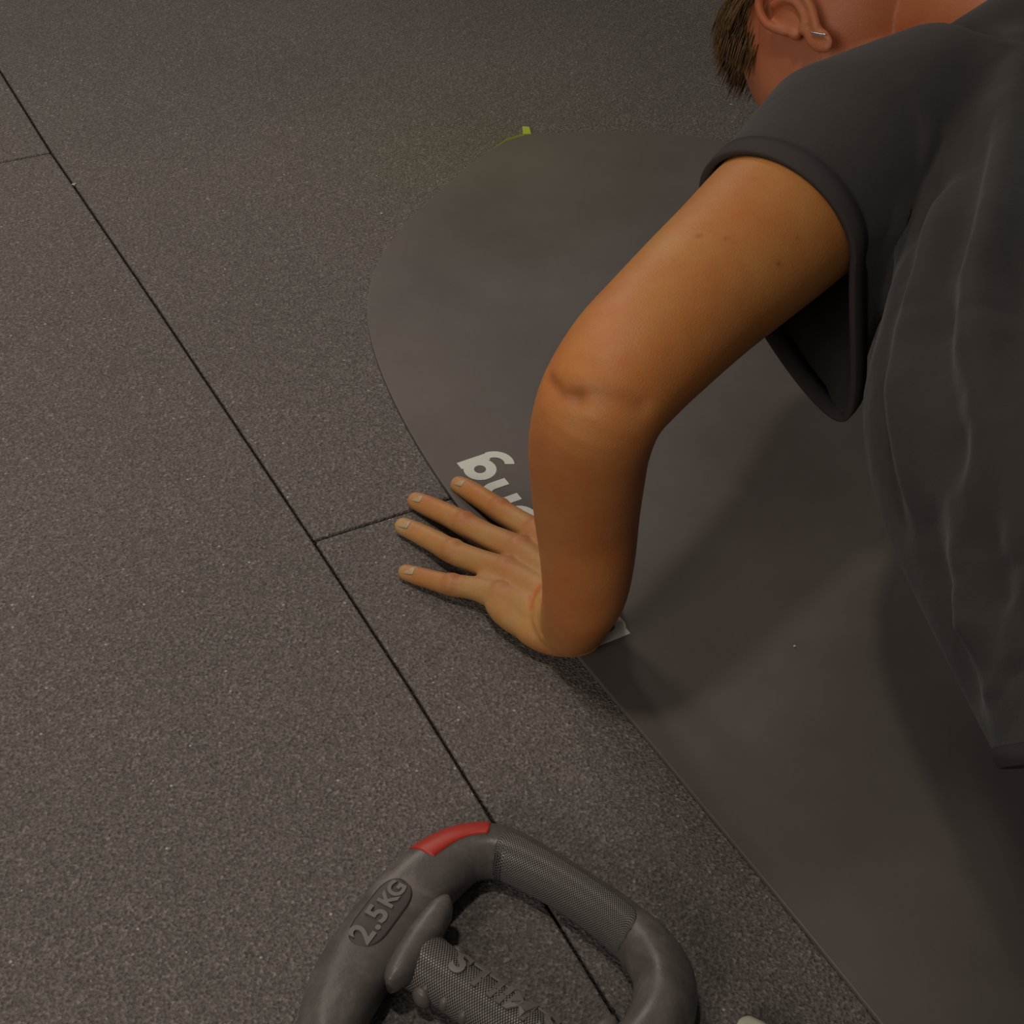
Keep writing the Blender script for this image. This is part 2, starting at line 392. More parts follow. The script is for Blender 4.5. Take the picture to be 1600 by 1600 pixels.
o = shell('badge', M_badge, -7.0, 8.3, 62, 108, .0004, 40, 12, taper=.30, label='dark recessed oval badge')
# mirrored half repeats the grip and the insert
LF = (len(half) - 1) * 20
shell('grip', M_grip, LF - 76.0, LF - 38.0, 74, 205, .0007, 110, 30, uvs=(62, 18), taper=.12, label='hexagon textured grip')
# crossbar
A = P(652, 1497, Zc); B = P(925, 1690, Zc); ax = (B - A).normalized(); axn = V((-ax.y, ax.x, 0)) * (1 if V((-ax.y, ax.x, 0)).dot(axn) > 0 else -1)
m = MB(); rb = .0150
mat_pts = [A - ax * .012, A + (B - A) * .06, A + (B - A) * .5, B - (B - A) * .06, B + ax * .012]
ring_n = 40; L_ = (B - A).length
vs = []; rings = []
nb = 60
for i in range(nb + 1):
    u = i / nb; c0 = A + ax * .004 + ax * (L_ - .008) * u; r = rb * (1 + .10 * (abs(u - .5) * 2) ** 4)
    rings.append([c0 + (axn * math.cos(2 * PI * j / ring_n) + V((0, 0, 1)) * math.sin(2 * PI * j / ring_n)) * r for j in range(ring_n)])
m.rings(rings, cap=True); cb = m.build('crossbar', M_grip, wt); cb['label'] = 'hexagon textured crossbar grip'
ul = cb.data.uv_layers.new(name='UVMap')
for pl in cb.data.polygons:
    js = [cb.data.loops[k].vertex_index % ring_n for k in pl.loop_indices]
    for k in pl.loop_indices:
        vi = cb.data.loops[k].vertex_index; j = vi % ring_n
        if j == 0 and max(js) == ring_n - 1: j = ring_n
        ul.data[k].uv = (vi // ring_n / nb * 64, j / ring_n * 36)
def on_bar(u, a, off=0.0):   # u in metres from A, a = angle from the far side over the top
    return A + ax * u + (axn * math.cos(a) + V((0, 0, 1)) * math.sin(a)) * (rb + off)
# lettering band, upside down from this side: the words run towards the camera's left
def wrap_text(me, u_mid, a_mid, name, mtl, prnt, off, sgn=-1):
    c_ = co(me); out = []
    for x, y, z in c_:
        out.append(on_bar(u_mid + sgn * x, a_mid + y / rb, off + z))
    me.vertices.foreach_set('co', [k for v in out for k in v]); me.update()
    return link(name, me, mtl, prnt)
u0 = (P(708, 1517, .03) - A).dot(ax)
word = 'LES MILLS'
xs = []
adv = [.0105, .0105, .0105, .005, .0145, .0058, .0105, .0105, .0105]
tot = u0 + sum(adv) - .004; cur = tot
for ch, a_ in zip(word, adv):
    if ch != ' ':
        me = text_mesh(ch, .0195, .0006, .0006)
        wrap_text(me, cur - a_ / 2, math.radians(67), 'moulded_letter', M_letter, cb, .0013)
    cur -= a_
# thin raised line along the top of the lettering
m = MB()
m.rings([[on_bar(u0 - .006 + (tot - u0 + .012) * i / 20, math.radians(a), o_) for a, o_ in ((43, 0), (43, .0009), (46, .0009), (46, 0))] for i in range(21)])
m.build('moulded_line', M_letter, cb, smooth=False)
# round pips along the near side of the crossbar
for k in range(8):
    u = (P(680, 1545, .012) - A).dot(ax) + .0125 * k
    if u > L_ - .012: break
    c0 = on_bar(u, math.radians(168), -.0012); T2 = ax; N2 = (c0 - (A + ax * u)).normalized(); U2 = N2.cross(T2)
    m = MB(); m.ell(c0, T2 * .0030, U2 * .0052, N2 * .0028, 16, 8); m.build('grip_pip', M_rub, wt)
# raised collars where the crossbar meets the frame
def collar(c0, d, ln, wd, ht):
    m = MB(); u = V((0, 0, 1)); sd = d.cross(u)
    rings = []
    for t_, k in ((-1, .25), (-.93, .55), (-.75, .85), (-.4, 1), (0, 1.04), (.4, 1), (.75, .85), (.93, .55), (1, .25)):
        rings.append([c0 + d * (ln * t_) + sd * (math.copysign(abs(math.cos(2 * PI * j / 16)) ** .8, math.cos(2 * PI * j / 16)) * wd * k) + u * (math.sin(2 * PI * j / 16) * ht * (.6 + .4 * k)) for j in range(16)])
    m.rings(rings); return m.build('collar', M_rub, wt)
d1 = (P(697, 1418, .03) - P(622, 1528, .03)).normalized(); c1 = P(655, 1473, .026)
collar(c1, d1, .030, .0085, .0095)
c2 = B + V((0, 0, .008)) - ax * .004; collar(c2, d1, .030, .0085, .0095)
for sgn in (1, -1):
    for (q, base) in ((A + ax * .016, 0), (B - ax * .016, 0)):
        m = MB(); m.ell(q + axn * (sgn * .0155) + V((0, 0, -.002)), ax * .006, axn * .004, V((0, 0, .008)), 16, 8); m.build('grip_stop', M_rub, wt)
# 2.5KG moulded on the badge
mid_i = .6
pA, pB = frame_pt(-4, 86, .0006), frame_pt(5.2, 86, .0006)
td = (pB - pA).normalized(); tn = (frame_pt(mid_i, 80) - frame_pt(mid_i, 104)); tn = (tn - td * tn.dot(td)).normalized()
tc = frame_pt(mid_i, 86, .0004)
for ch, off, sz in (('2', -.0170, .0185), ('.', -.0093, .0185), ('5', -.0025, .0170), ('K', .0078, .0130), ('G', .0158, .0130)):
    me = text_mesh(ch, sz, .0005, .00045); c_ = co(me); nrm = td.cross(tn) * -1
    if nrm.z < 0: nrm = -nrm
    if td.cross(tn).z < 0: tn = -tn
    yo = 0.0
    me.vertices.foreach_set('co', [k for x, y, z in c_ for k in (tc + td * (x + off) + tn * (y - .001) + nrm * (z + .0004))]); me.update()
    bd = link('moulded_letter', me, M_letter, o)

# ------------------------------------------------------------------ cream object cut by the frame
q = [P(1148, 1604, .01), P(1155, 1592, .01), P(1168, 1587, .01), P(1180, 1591, .01), P(1200, 1602, .01), P(1230, 1630, .01), P(1200, 1665, .01), P(1120, 1650, .01)]
cm = MB(); pts = catmull([tuple(p)[:2] for p in q], 5, True); cx = np.mean(pts, axis=0)
rg = []
for z, k in ((.0002, .93), (.002, 1.0), (.008, 1.0), (.0105, .97), (.012, .88), (.0125, .6)):
    rg.append([(cx[0] + (p[0] - cx[0]) * k, cx[1] + (p[1] - cx[1]) * k, z) for p in pts])
cm.rings(rg); o = cm.build('cream_item', M_cream); o['_w'] = (0, 0, 0)  # unidentified item; only its tip is known, the rest is guessed
tag(o, 'rounded cream plastic tip at the bottom edge, right of the hand weight', 'plastic item')
# ------------------------------------------------------------------ lint and stray fibres
def flake(px, py, sz, lab, name='lint_fleck', seed=0):
    c0 = P(px, py, .0006); rnd = random.Random(seed)
    m = MB()
    for k in range(3):
        a = rnd.random() * PI; d = V((math.cos(a), math.sin(a), 0)); e = V((-d.y, d.x, 0))
        m.ell(c0 + V((rnd.uniform(-.4, .4) * sz, rnd.uniform(-.4, .4) * sz, .0004)), d * sz, e * sz * .35, V((0, 0, .0006)), 8, 5)
    o = m.build(name, M_print); o['_w'] = (0, 0, 0); return tag(o, lab, 'lint', 'lint flecks on the tiles')
flake(115, 288, .0022, 'white lint scrap caught in the tile seam at upper left', seed=1)

def fibre(pts, lab):
    m = MB(); m.tube([(*P(x, y, .0012 + .0006 * (k % 2)), .00022, .00022) for k, (x, y) in enumerate(pts)], side=(0, 0, 1), n=6, step=4)
    o = m.build('hair_strand', M_fibre); o['_w'] = (0, 0, 0); return tag(o, lab, 'hair', 'loose hairs on the floor')
M_fibre, t, b = mat('pale_hair', (.34, .31, .27), .5, .4)
fibre([(1040, 20), (1055, 17), (1070, 17), (1088, 26)], 'loose pale hair on the floor, upper one left of the head')
fibre([(1032, 30), (1045, 36), (1056, 40)], 'loose pale hair on the floor, lower short one left of the head')
fibre([(1104, 130), (1118, 132), (1130, 135), (1142, 134)], 'loose pale hair on the floor just left of the chin')
for k, (x, y, sz, lab) in enumerate(((1142, 164, .0013, 'pale fleck on the floor below the face, above the sleeve'), (596, 334, .0012, 'pale fleck on the tile left of the rounded mat end'), (1240, 1017, .0010, 'tiny pale fleck on the mat right of the wrist'))):
    flake(x, y, sz, lab, seed=5 + k).location.z = .0045 if x == 1240 else 0
# ------------------------------------------------------------------ person
pr = thing('person', (.38, .80, 0), 'person in a black t-shirt in a low push-up, left hand on the mat edge', 'person')
SK = (.51, .212, .062)
body = MB()
def stations(lst, ratio=1.0):
    out = []
    for s in lst:
        x, y, z, wd = s[:4]; r = s[4] if len(s) > 4 else ratio
        p = P(x, y, z); a = wd / 2 * depth(p) / FOC; out.append((*p, a, a * r))
    return out
arm = stations([(900, 962, .034, 110, 1.2), (908, 942, .052, 122, 1.22), (915, 915, .075, 136, 1.15), (918, 865, .105, 150, 1.1), (917, 800, .140, 166, 1.05), (918, 745, .175, 180, 1.02), (922, 690, .208, 193, 1.0), (942, 628, .240, 204, 1.0),
                (985, 568, .252, 218, 1.0), (1035, 517, .258, 224, 1.0), (1092, 462, .262, 232, 1.0), (1152, 408, .266, 243, 1.0), (1213, 352, .27, 256, 1.0), (1280, 292, .27, 262, 1.0), (1350, 235, .268, 258, 1.0)])
parts = []      # every left-side tube, mirrored later for the right arm
def T(pts, **kw): parts.append(('t', pts, kw))
def E_(c, a, b2, c2): parts.append(('e', c, a, b2, c2))
T(arm, n=64, step=6)
def finger(lst):
    """lst of (px, py, z of the centre, radius)"""
    return [(*P(x, y, z), r * 1.07, r * .98) for x, y, z, r in lst]
FG = dict(
 index=finger([(716, 757, .0075, .0062), (733, 766, .0095, .0072), (758, 782, .0125, .0077), (780, 797, .0145, .0083), (808, 815, .0165, .0087), (838, 836, .0185, .0108)]),
 middle=finger([(649, 782, .0068, .0062), (670, 791, .0090, .0073), (702, 806, .0125, .0078), (726, 819, .0150, .0085), (762, 838, .0165, .0087), (812, 863, .0190, .0112)]),
 ring=finger([(629, 822, .0068, .0061), (650, 831, .0088, .0070), (683, 848, .0120, .0076), (708, 862, .0145, .0083), (748, 878, .0165, .0086), (792, 896, .0185, .0110)]),
 pinky=finger([(633, 894, .0062, .0054), (654, 900, .0078, .0062), (682, 908, .0100, .0066), (706, 914, .0120, .0073), (745, 920, .0145, .0078), (785, 934, .0175, .0105)]))
for k, f in FG.items(): T(f, n=18, step=4)
ends = dict(index=(905, 925, .030), middle=(900, 942, .032), ring=(893, 962, .030), pinky=(885, 985, .024))
for k, f in FG.items():
    a = V(f[-1][:3]); b2 = P(*ends[k])
    mid = (a + b2) / 2
    T([(*a, .0112, .0108), (*(mid + V((0, 0, .002))), .0135, .0125), (*b2, .017, .015)], n=18, step=4)
E_(P(890, 960, .026), V((.027, .006, 0)), V((-.006, .030, 0)), V((0, 0, .021)))          # carpus
E_(P(868, 985, .017), V((.030, -.010, 0)), V((.007, .017, 0)), V((0, 0, .015)))
E_(P(828, 958, .016), V((.030, -.018, 0)), V((.010, .018, 0)), V((0, 0, .0145)))          # heel, little-finger side
E_(P(918, 950, .019), V((.018, .004, 0)), V((-.004, .024, 0)), V((0, 0, .016)))          # thumb side heel
E_(P(800, 925, .014), V((.026, -.012, 0)), V((.008, .016, 0)), V((0, 0, .012)))          # palm pad, outer
E_(P(845, 905, .013), V((.030, 0, 0)), V((0, .036, 0)), V((0, 0, .011)))                 # palm
# thumb, running away from the camera behind the forearm
th = [(*P(925, 945, .020), .0150, .0140), (*P(925, 900, .018), .0125, .0120), (*P(915, 862, .015), .0100, .0098), (*P(898, 832, .013), .0098, .0090), (*P(884, 812, .0105), .0085, .0078), (*P(876, 801, .0095), .0070, .0062)]
T(th, n=18, step=4)
# knuckle swellings
for k, f in FG.items():
    for idx, rr in ((3, 1.03), (5, 1.0)):
        p = V(f[idx][:3]); E_(p + V((0, 0, .0012)), V((f[idx][3] * rr, 0, 0)), V((0, f[idx][3] * rr, 0)), V((0, 0, f[idx][3] * .98)))
# elbow point and muscle bellies
# spine, torso, neck, head ---------------------------------------
SH = V((.395, .93, .275))
def mir(p): p = V(p); return V((2 * .395 - p.x + (p.y - .93) * .0, p.y, p.z))
for it in list(parts):
    if it[0] == 't':
        body.tube(it[1], **it[2])
        body.tube([(*mir(p[:3]), p[3], p[4]) for p in it[1]], side=(lambda c, T_: ((mir(c) - V((0, 0, HC))).normalized().cross(V((-T_.x, T_.y, T_.z))) * V((-1, 1, 1)) if False else V((0, 0, 1)) if abs(T_.z) < .7 else V((0, 1, 0)))), n=it[2].get('n', 20), step=it[2].get('step', 4))
    else:
        _, c, a, b2, c2 = it; body.ell(c, a, b2, c2)
        fm = V((-1, 1, 1)); body.ell(mir(c), V(a) * V((-1, 1, 1)) if False else V((-a[0], a[1], a[2])), V((-b2[0], b2[1], b2[2])), V((-c2[0], c2[1], c2[2])))
UPX = (1, 0, 0)
body.tube([(.40, .96, .270, .09, .050), (.395, .90, .26, .150, .065), (.405, .80, .255, .140, .080), (.42, .68, .25, .130, .080), (.44, .56, .25, .125, .080)], side=UPX, n=32)
body.tube([(.39, .93, .29, .062, .055), (.365, .99, .285, .056, .052), (.335, 1.05, .275, .054, .056), (.31, 1.09, .27, .055, .06)], side=UPX, n=72, step=8)
# head frame
HD = V((.250, 1.116, .243))
crown = V((-.56, .78, .08)).normalized()
face = V((-.48, -.05, -.9)); face = (face - crown * face.dot(crown)).normalized()
left = crown.cross(face)
if left.dot(V((-1, -.3, 0))) < 0: left = -left
def H(l, f, c): return HD + left * l + face * f + crown * c
def HE(l, f, c, rl, rf, rc): body.ell(H(l, f, c), left * rl, face * rf, crown * rc, 24, 14)
HO = np.array((0, .012, -.008))            # centre the head surface is measured from
def ray_exit(d, c, r_):
    c = np.array(c) - HO; r_ = np.array(r_); a = np.sum((d / r_) ** 2); b2 = -2 * np.sum(d * c / r_ ** 2); q = np.sum((c / r_) ** 2) - 1
    D = b2 * b2 - 4 * a * q
    return max(0, (-b2 + math.sqrt(D)) / (2 * a)) if D > 0 else 0
VOL = [((0, -.012, .022), (.074, .092, .080)), ((0, .034, -.004), (.060, .058, .074)), ((0, .026, -.050), (.053, .056, .046)), ((0, .045, -.066), (.036, .042, .034))]
BMP = []
def bmp(l, f, c, amp, sa, se=None):
    for sg in ((1, -1) if l else (1,)):
        v = np.array((l * sg, f, c)) - HO; v /= np.linalg.norm(v)
        e1 = np.cross((0, 0, 1), v); e1 /= np.linalg.norm(e1); BMP.append((v, e1, np.cross(v, e1), amp, sa, se or sa))
bmp(0, .105, .004, .009, .10, .22); bmp(0, .112, -.028, .021, .085, .10); bmp(.012, .105, -.032, .006, .06, .06)
bmp(.026, .095, .022, .005, .20, .08); bmp(.031, .09, -.002, -.008, .13, .10); bmp(.046, .072, -.028, .005, .20, .16)
bmp(0, .10, -.055, .006, .20, .045); bmp(0, .10, -.067, .006, .18, .045); bmp(0, .10, -.061, -.003, .22, .018)
bmp(0, .085, -.092, .009, .18, .13); bmp(0, .09, -.079, -.003, .2, .06)
def head_r(d):
    rs = [ray_exit(d, *v) for v in VOL]; r_ = sum(x ** 16 for x in rs) ** (1 / 16)
    for v, e1, e2, amp, sa, se in BMP:
        k = d @ v
        if k > 0: r_ += amp * math.exp(-((d @ e1) / sa) ** 2 - ((d @ e2) / se) ** 2)
    return r_
rg = []
for i in range(1, 96):
    th_ = PI * i / 96; ring = []
    for j in range(128):
        ph = 2 * PI * j / 128; d = np.array((math.sin(th_) * math.sin(ph), math.sin(th_) * math.cos(ph), math.cos(th_)))
        ring.append(H(*(HO + d * head_r(d))))
    rg.append(ring)
body.rings(rg)
# ears
for sg in (1, -1):
    e0 = lambda f, c, o_=0.0: H((.073 + o_) * sg, f, c)
    helix = [e0(.012, .004, .004), e0(.014, .020, .008), e0(.006, .032, .011), e0(-.008, .033, .014), e0(-.018, .022, .016), e0(-.020, .006, .014), e0(-.013, -.010, .010), e0(-.003, -.022, .008)]
    body.tube([(*p, .0038, .0036) for p in helix], side=left, n=12)
    anti = [e0(.000, .022, .009), e0(-.008, .014, .010), e0(-.010, .002, .010), e0(-.004, -.010, .009), e0(.004, -.012, .008)]
    body.tube([(*p, .0034, .0036) for p in anti], side=left, n=12)
    body.ell(H(.076 * sg, -.004, .008), left * .0045, face * .016, crown * .024)       # concha plate
    body.ell(H(.079 * sg, .003, -.027), left * .0042, face * .0085, crown * .014)      # lobe
    body.ell(H(.077 * sg, .010, -.004), left * .0045, face * .004, crown * .006)       # tragus
bm_ = body.voxel(.0017, 3, .45)
c_ = co(bm_)
# rest the hand on what carries it
nn_ = c_[:, 0] * n_.x + c_[:, 1] * n_.y; on = (nn_ > .396)
flo = np.where(on, MT, 0.0003)
low = c_[:, 2] < flo; c_[low, 2] = flo[low]
# crease lines: pull vertices in along elbow crease and wrist folds
vn = np.empty(len(bm_.vertices) * 3); bm_.vertices.foreach_get('normal', vn); vn = vn.reshape(-1, 3)
def seg_dist(pts):
    d = np.full(len(c_), 9.0)
    for a, b2 in zip(pts[:-1], pts[1:]):
        a = np.array(a); b2 = np.array(b2); ab = b2 - a; t_ = np.clip(((c_ - a) @ ab) / (ab @ ab), 0, 1)
        d = np.minimum(d, np.linalg.norm(c_ - (a + t_[:, None] * ab), axis=1))
    return d
from mathutils.bvhtree import BVHTree
setco(bm_, c_)
bvh = BVHTree.FromPolygons([tuple(x) for x in c_], [tuple(p.vertices) for p in bm_.polygons])
def hit(x, y):
    o_ = V((0, 0, HC)); d = (_F * FOC + _R * (x - 800) - _U * (y - 800)).normalized(); r = bvh.ray_cast(o_, d)
    return r[0] if r[0] else P(x, y, .03)
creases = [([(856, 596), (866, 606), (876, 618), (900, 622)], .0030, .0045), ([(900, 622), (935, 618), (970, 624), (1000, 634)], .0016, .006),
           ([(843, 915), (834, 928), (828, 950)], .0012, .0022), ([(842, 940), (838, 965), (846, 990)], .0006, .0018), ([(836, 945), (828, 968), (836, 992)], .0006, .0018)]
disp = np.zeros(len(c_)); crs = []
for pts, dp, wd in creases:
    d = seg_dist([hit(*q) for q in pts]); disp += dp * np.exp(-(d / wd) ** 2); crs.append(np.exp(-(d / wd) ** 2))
c_ = c_ - vn * disp[:, None]; setco(bm_, c_)
# skin tone: knuckles, freckles, face are redder, palm edge paler
tint = np.tile(np.array(SK), (len(c_), 1))
def blend(wgt, col): 
    global tint
    wgt = np.clip(wgt, 0, 1)[:, None]; tint = tint * (1 - wgt) + np.array(col) * wgt
def spot(p, r): return np.exp(-(np.linalg.norm(c_ - np.array(p), axis=1) / r) ** 2)
hc = np.array(P(790, 880, .02)); wh = 1 / (1 + np.exp((np.linalg.norm(c_ - hc, axis=1) - .080) / .022))
blend(wh * .85, (.40, .235, .092))
for k, f in FG.items():
    for idx, r in ((1, .006), (3, .009), (5, .012)): blend(spot(V(f[idx][:3]) + V((0, 0, f[idx][3])), r) * .5, (.42, .14, .065))
    blend(spot(V(f[0][:3]), .012) * .6, (.46, .31, .16))
for x, y, r in ((1092, 369, .0016), (1217, 412, .0016), (1136, 372, .0010), (1246, 371, .0009), (830, 610, .002)): blend(spot(hit(x, y), r) * .7, (.24, .06, .02))
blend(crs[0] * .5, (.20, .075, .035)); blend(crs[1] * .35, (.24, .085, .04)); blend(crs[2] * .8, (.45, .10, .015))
# warm back of the lower arm
fa = seg_dist([P(918, 900, .09), P(918, 745, .175), P(930, 660, .22)]); blend(np.exp(-(fa / .05) ** 2) * .6, (.60, .185, .062))
hd = np.linalg.norm(c_ - np.array(HD), axis=1); blend(1 / (1 + np.exp((hd - .15) / .012)), (.50, .165, .080))
blend(spot(H(.07, -.04, -.07), .035) * .6, (.50, .24, .08))
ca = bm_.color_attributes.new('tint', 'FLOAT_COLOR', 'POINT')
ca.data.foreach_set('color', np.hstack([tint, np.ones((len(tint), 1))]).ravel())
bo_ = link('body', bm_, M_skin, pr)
# nails
def nail(f, k=1.0, lab=True):
    a, b2 = V(f[0][:3]), V(f[1][:3]); d = (b2 - a).normalized(); sd = d.cross(V((0, 0, 1))).normalized(); un = sd.cross(d)
    if un.z < 0: un = -un
    r = f[0][3]; c0 = a + d * .0015
    vs = []; fs = []; nu, nv = 8, 10
    for i in range(nu + 1):
        u = i / nu; hw = r * .86 * (math.sqrt(max(.05, 1 - (1 - u * 2.4) ** 2)) if u < .42 else 1.0) * (1 - .12 * max(0, u - .8) / .2)
        for j in range(nv + 1):
            v = (j / nv * 2 - 1); ang = v * .95 * hw / r
            R_ = r * (1.0 + .13 * u) + .0002
            vs.append(c0 + d * (-.0055 + .0135 * u) + sd * (R_ * math.sin(ang)) + un * (R_ * .93 * math.cos(ang) - .0001 - .0030 * (1 - u) ** 2))
    for i in range(nu):
        for j in range(nv): q0 = i * (nv + 1) + j; fs.append((q0, q0 + 1, q0 + nv + 2, q0 + nv + 1))
    o = obj('fingernail', vs, fs, M_nail, pr)
    so = o.modifiers.new('s', 'SOLIDIFY'); so.thickness = .0006; so.offset = -1
for k in FG: nail(FG[k])
nail(th[::-1])
# eyes
for sg in (1, -1):
    m = MB(); m.ell(H(.031 * sg, .0765, -.004), left * .0115, face * .0115, crown * .0115); m.build('eyeball', M_print, pr)
# ear stud
e0_ = H(.0845, .001, -.027)
m = MB(); m.tube([(*(e0_ + crown * .004), .0011, .0011), (*(e0_ - crown * .003 - face * .002), .0013, .0013), (*(e0_ - crown * .007 - face * .004), .0008, .0008)], side=left, n=10)
o = m.build('earring', M_silver, pr); o['label'] = 'small silver earring'

# ---- hair
hm = MB(); hcol = []
def strand(p0, d0, ln, r, grav, col, curl=0.0, seg=5):
    p = V(p0); d = V(d0).normalized(); pts = [p.copy()]
    for i in range(seg):
        d = (d + V((0, 0, -grav)) + V((random.uniform(-1, 1), random.uniform(-1, 1), random.uniform(-1, 1))) * curl).normalized()
        p = p + d * (ln / seg); pts.append(p.copy())
    k = len(hm.v)
    for i, q in enumerate(pts):
        T_ = (pts[min(i + 1, seg)] - pts[max(i - 1, 0)]).normalized(); s1 = T_.orthogonal().normalized(); s2 = T_.cross(s1)
        rr = r * (1 - .75 * (i / seg) ** 2)
        for j in range(3): hm.v.append(tuple(q + s1 * (rr * math.cos(2.0944 * j)) + s2 * (rr * math.sin(2.0944 * j)))); hcol.append(col)
    for i in range(seg):
        for j in range(3): hm.f.append((k + i * 3 + j, k + i * 3 + (j + 1) % 3, k + i * 3 + 3 + (j + 1) % 3, k + i * 3 + 3 + j))
def skull(th_, ph):     # th_ from the crown, ph around: 0 = face, 90 = left
    l = math.sin(th_) * math.sin(ph) * .0745; f = math.sin(th_) * math.cos(ph); c2 = math.cos(th_)
    f = f * (.092 if f < 0 else .090) ; c2 = c2 * (.080 if c2 > 0 else .078)
    return H(l, -.008 + f, .022 + c2), (left * (l / .0745) + face * (f / .09) + crown * (c2 / .08)).normalized()
def hair_lim(ph):
    k = math.cos(ph)
    return .92 if k > .7 else (.92 + (.7 - k) / .7 * .38 if k > 0 else (1.30 if k > -.3 else 1.30 + (-.3 - k) / .7 * .85))
cap_ = MB(); rg = []
for i in range(15):
    ring = []
    for j in range(64):
        ph = 2 * PI * j / 64; th_ = max(.02, hair_lim(ph) * i / 14); p, nrm = skull(th_, ph)
        ring.append(p + nrm * (.0075 * math.sqrt(max(0, 1 - (i / 14) ** 6)) - .001 + .0015 * noise.noise(p * 60)))
    rg.append(ring)
cap_.rings(rg); k = 0
cnt = 0
while cnt < 9000:
    th_ = math.acos(random.uniform(-.75, 1)); ph = random.uniform(-PI, PI)
    fr_ = math.cos(ph)
    lim_ = .80 if fr_ > .55 else (1.30 if fr_ > -.1 else 2.3)
    if th_ > hair_lim(ph): continue
    p, nrm = skull(th_, ph); cnt += 1
    front = max(0, math.cos(ph) * math.sin(th_)); back = max(0, -math.cos(ph)) * (th_ > 1.2)
    flow = (face * (.9 if fr_ > -.2 else -.2) - crown * (.15 if fr_ > -.2 else 1.0) + nrm * .35)
    g = random.random(); col = (.09 + .17 * g ** 2, .05 + .10 * g ** 2, .02 + .04 * g ** 2)
    if back > .3: col = (.22 + .1 * g, .11 + .05 * g, .04)
    strand(p + nrm * .0065, flow, .007 if back > .3 else random.uniform(.014, .028), .0005, .18, col, .10)
# locks hanging in front of the ear
for k in range(2600):
    c2 = random.uniform(.030, .095); l = random.uniform(.045, .066) if c2 < .07 else random.uniform(.02, .05)
    p = H(l, random.uniform(.000, .045), c2)
    g = random.random(); col = (.10 + .22 * g ** 2, .055 + .13 * g ** 2, .024 + .055 * g ** 2)
    strand(p, face * .7 + V((0, 0, -.6)) + left * .15, random.uniform(.008, .022), .00045, .22, col, .035)
hm.f += [tuple(i + len(hm.v) for i in f) for f in cap_.f]; hm.v += cap_.v; hcol += [(.075, .045, .020)] * len(cap_.v)
hr = hm.build('hair', M_hair, pr); hr['kind'] = 'stuff'
ca = hr.data.color_attributes.new('tint', 'FLOAT_COLOR', 'POINT')
ca.data.foreach_set('color', np.hstack([np.array(hcol), np.ones((len(hcol), 1))]).ravel())

# ---- shirt
sm = MB()
def section(y, x0, x1, z0, z1, n=48, pw=2.6, sag=0.0):
    cx, cz = (x0 + x1) / 2, (z0 + z1) / 2; r = []
    for j in range(n):
        a = 2 * PI * j / n; ca, sa = math.cos(a), math.sin(a)
        X = math.copysign(abs(ca) ** (2 / pw), ca) * (x1 - x0) / 2; Z = math.copysign(abs(sa) ** (2 / pw), sa) * (z1 - z0) / 2
        r.append((cx + X, y, cz + Z))
    return r
secs = [(1.08, .335, .445, .235, .335, 2.0), (1.02, .315, .475, .225, .356, 2.0), (.96, .25, .53, .205, .360, 2.1), (.92, .226, .575, .185, .352, 2.3), (.86, .226, .59, .155, .352, 2.4), (.80, .228, .585, .125, .354, 2.6),
        (.72, .203, .585, .105, .356, 2.6), (.64, .203, .585, .095, .352, 2.6), (.56, .219, .585, .09, .35, 2.6), (.48, .238, .585, .085, .345, 2.6), (.38, .245, .58, .085, .34, 2.6), (.30, .26, .58, .085, .34, 2.6)]
ss_ = catmull(secs, 3)
sm.rings([section(*s[:5], pw=s[5]) for s in ss_])
def sleeve(mirror=False):
    C0 = V((.153, .800, .268)); nrm = V((-.60, -.76, -.28)).normalized(); upv = V((0, 0, 1)); upv = (upv - nrm * upv.dot(nrm)).normalized(); sd = upv.cross(nrm)
    if sd.x < 0: sd = -sd
    C1 = V((.212, .880, .268)); C2 = V((.29, .93, .27))
    rr = []
    def ringpt(t_, c0, a, bt, bb, sk):
        ca, sa = math.cos(t_), math.sin(t_)
        return c0 + sd * (ca * a * (1 - .25 * max(0, -sa)) + sk * max(0, -sa) ** 1.5) + upv * (sa * (bt if sa > 0 else bb))
    A0 = (.055, .056, .155, .044)
    for c0, a, bt, bb, sk in ((C0 + nrm * .008, *A0), (C0, *A0), (C0 * .6 + C1 * .4, .060, .062, .128, .025), (C1, .070, .074, .112, .0), (C2, .070, .080, .085, 0)):
        ring = [ringpt(2 * PI * j / 48, c0, a, bt, bb, sk) for j in range(48)]
        rr.append([mir(p) for p in ring] if mirror else ring)
    sm.rings(rr)
    open_ring = [ringpt(2 * PI * j / 120, C0 + nrm * .003, *A0) for j in range(120)]
    def inside(p, k=1.03):
        if mirror: p = mir(p)
        q = p - C0; u, v, d = q.dot(sd), q.dot(upv), q.dot(nrm)
        if d < -.003 or d > .012: return False
        if v > 0: return (u / A0[0]) ** 2 + (v / A0[1]) ** 2 < k * k
        w_ = -v / A0[2]
        if w_ > 1.03: return False
        w_ = min(w_, 1)
        return ((u - A0[3] * w_ ** 1.5) / (A0[0] * (1 - .25 * w_))) ** 2 + w_ ** 2 < k * k
    n2 = V((-nrm.x, nrm.y, nrm.z)) if mirror else nrm
    return ([mir(p) for p in open_ring] if mirror else open_ring), inside, n2
cut1 = sleeve(); cut2 = sleeve(True)
sh = sm.voxel(.0030, 8, .5)
bm = bmesh.new(); bm.from_mesh(sh)
bmesh.ops.delete(bm, geom=[f for f in bm.faces if cut1[1](f.calc_center_median()) or cut2[1](f.calc_center_median())], context='FACES')
def slice_off(co_, no, sel):
    fs = [f for f in bm.faces if sel(f.calc_center_median())]
    es = {e for f in fs for e in f.edges}; vs = {v for f in fs for v in f.verts}
    bmesh.ops.bisect_plane(bm, geom=list(fs) + list(es) + list(vs), plane_co=co_, plane_no=no, clear_outer=True)
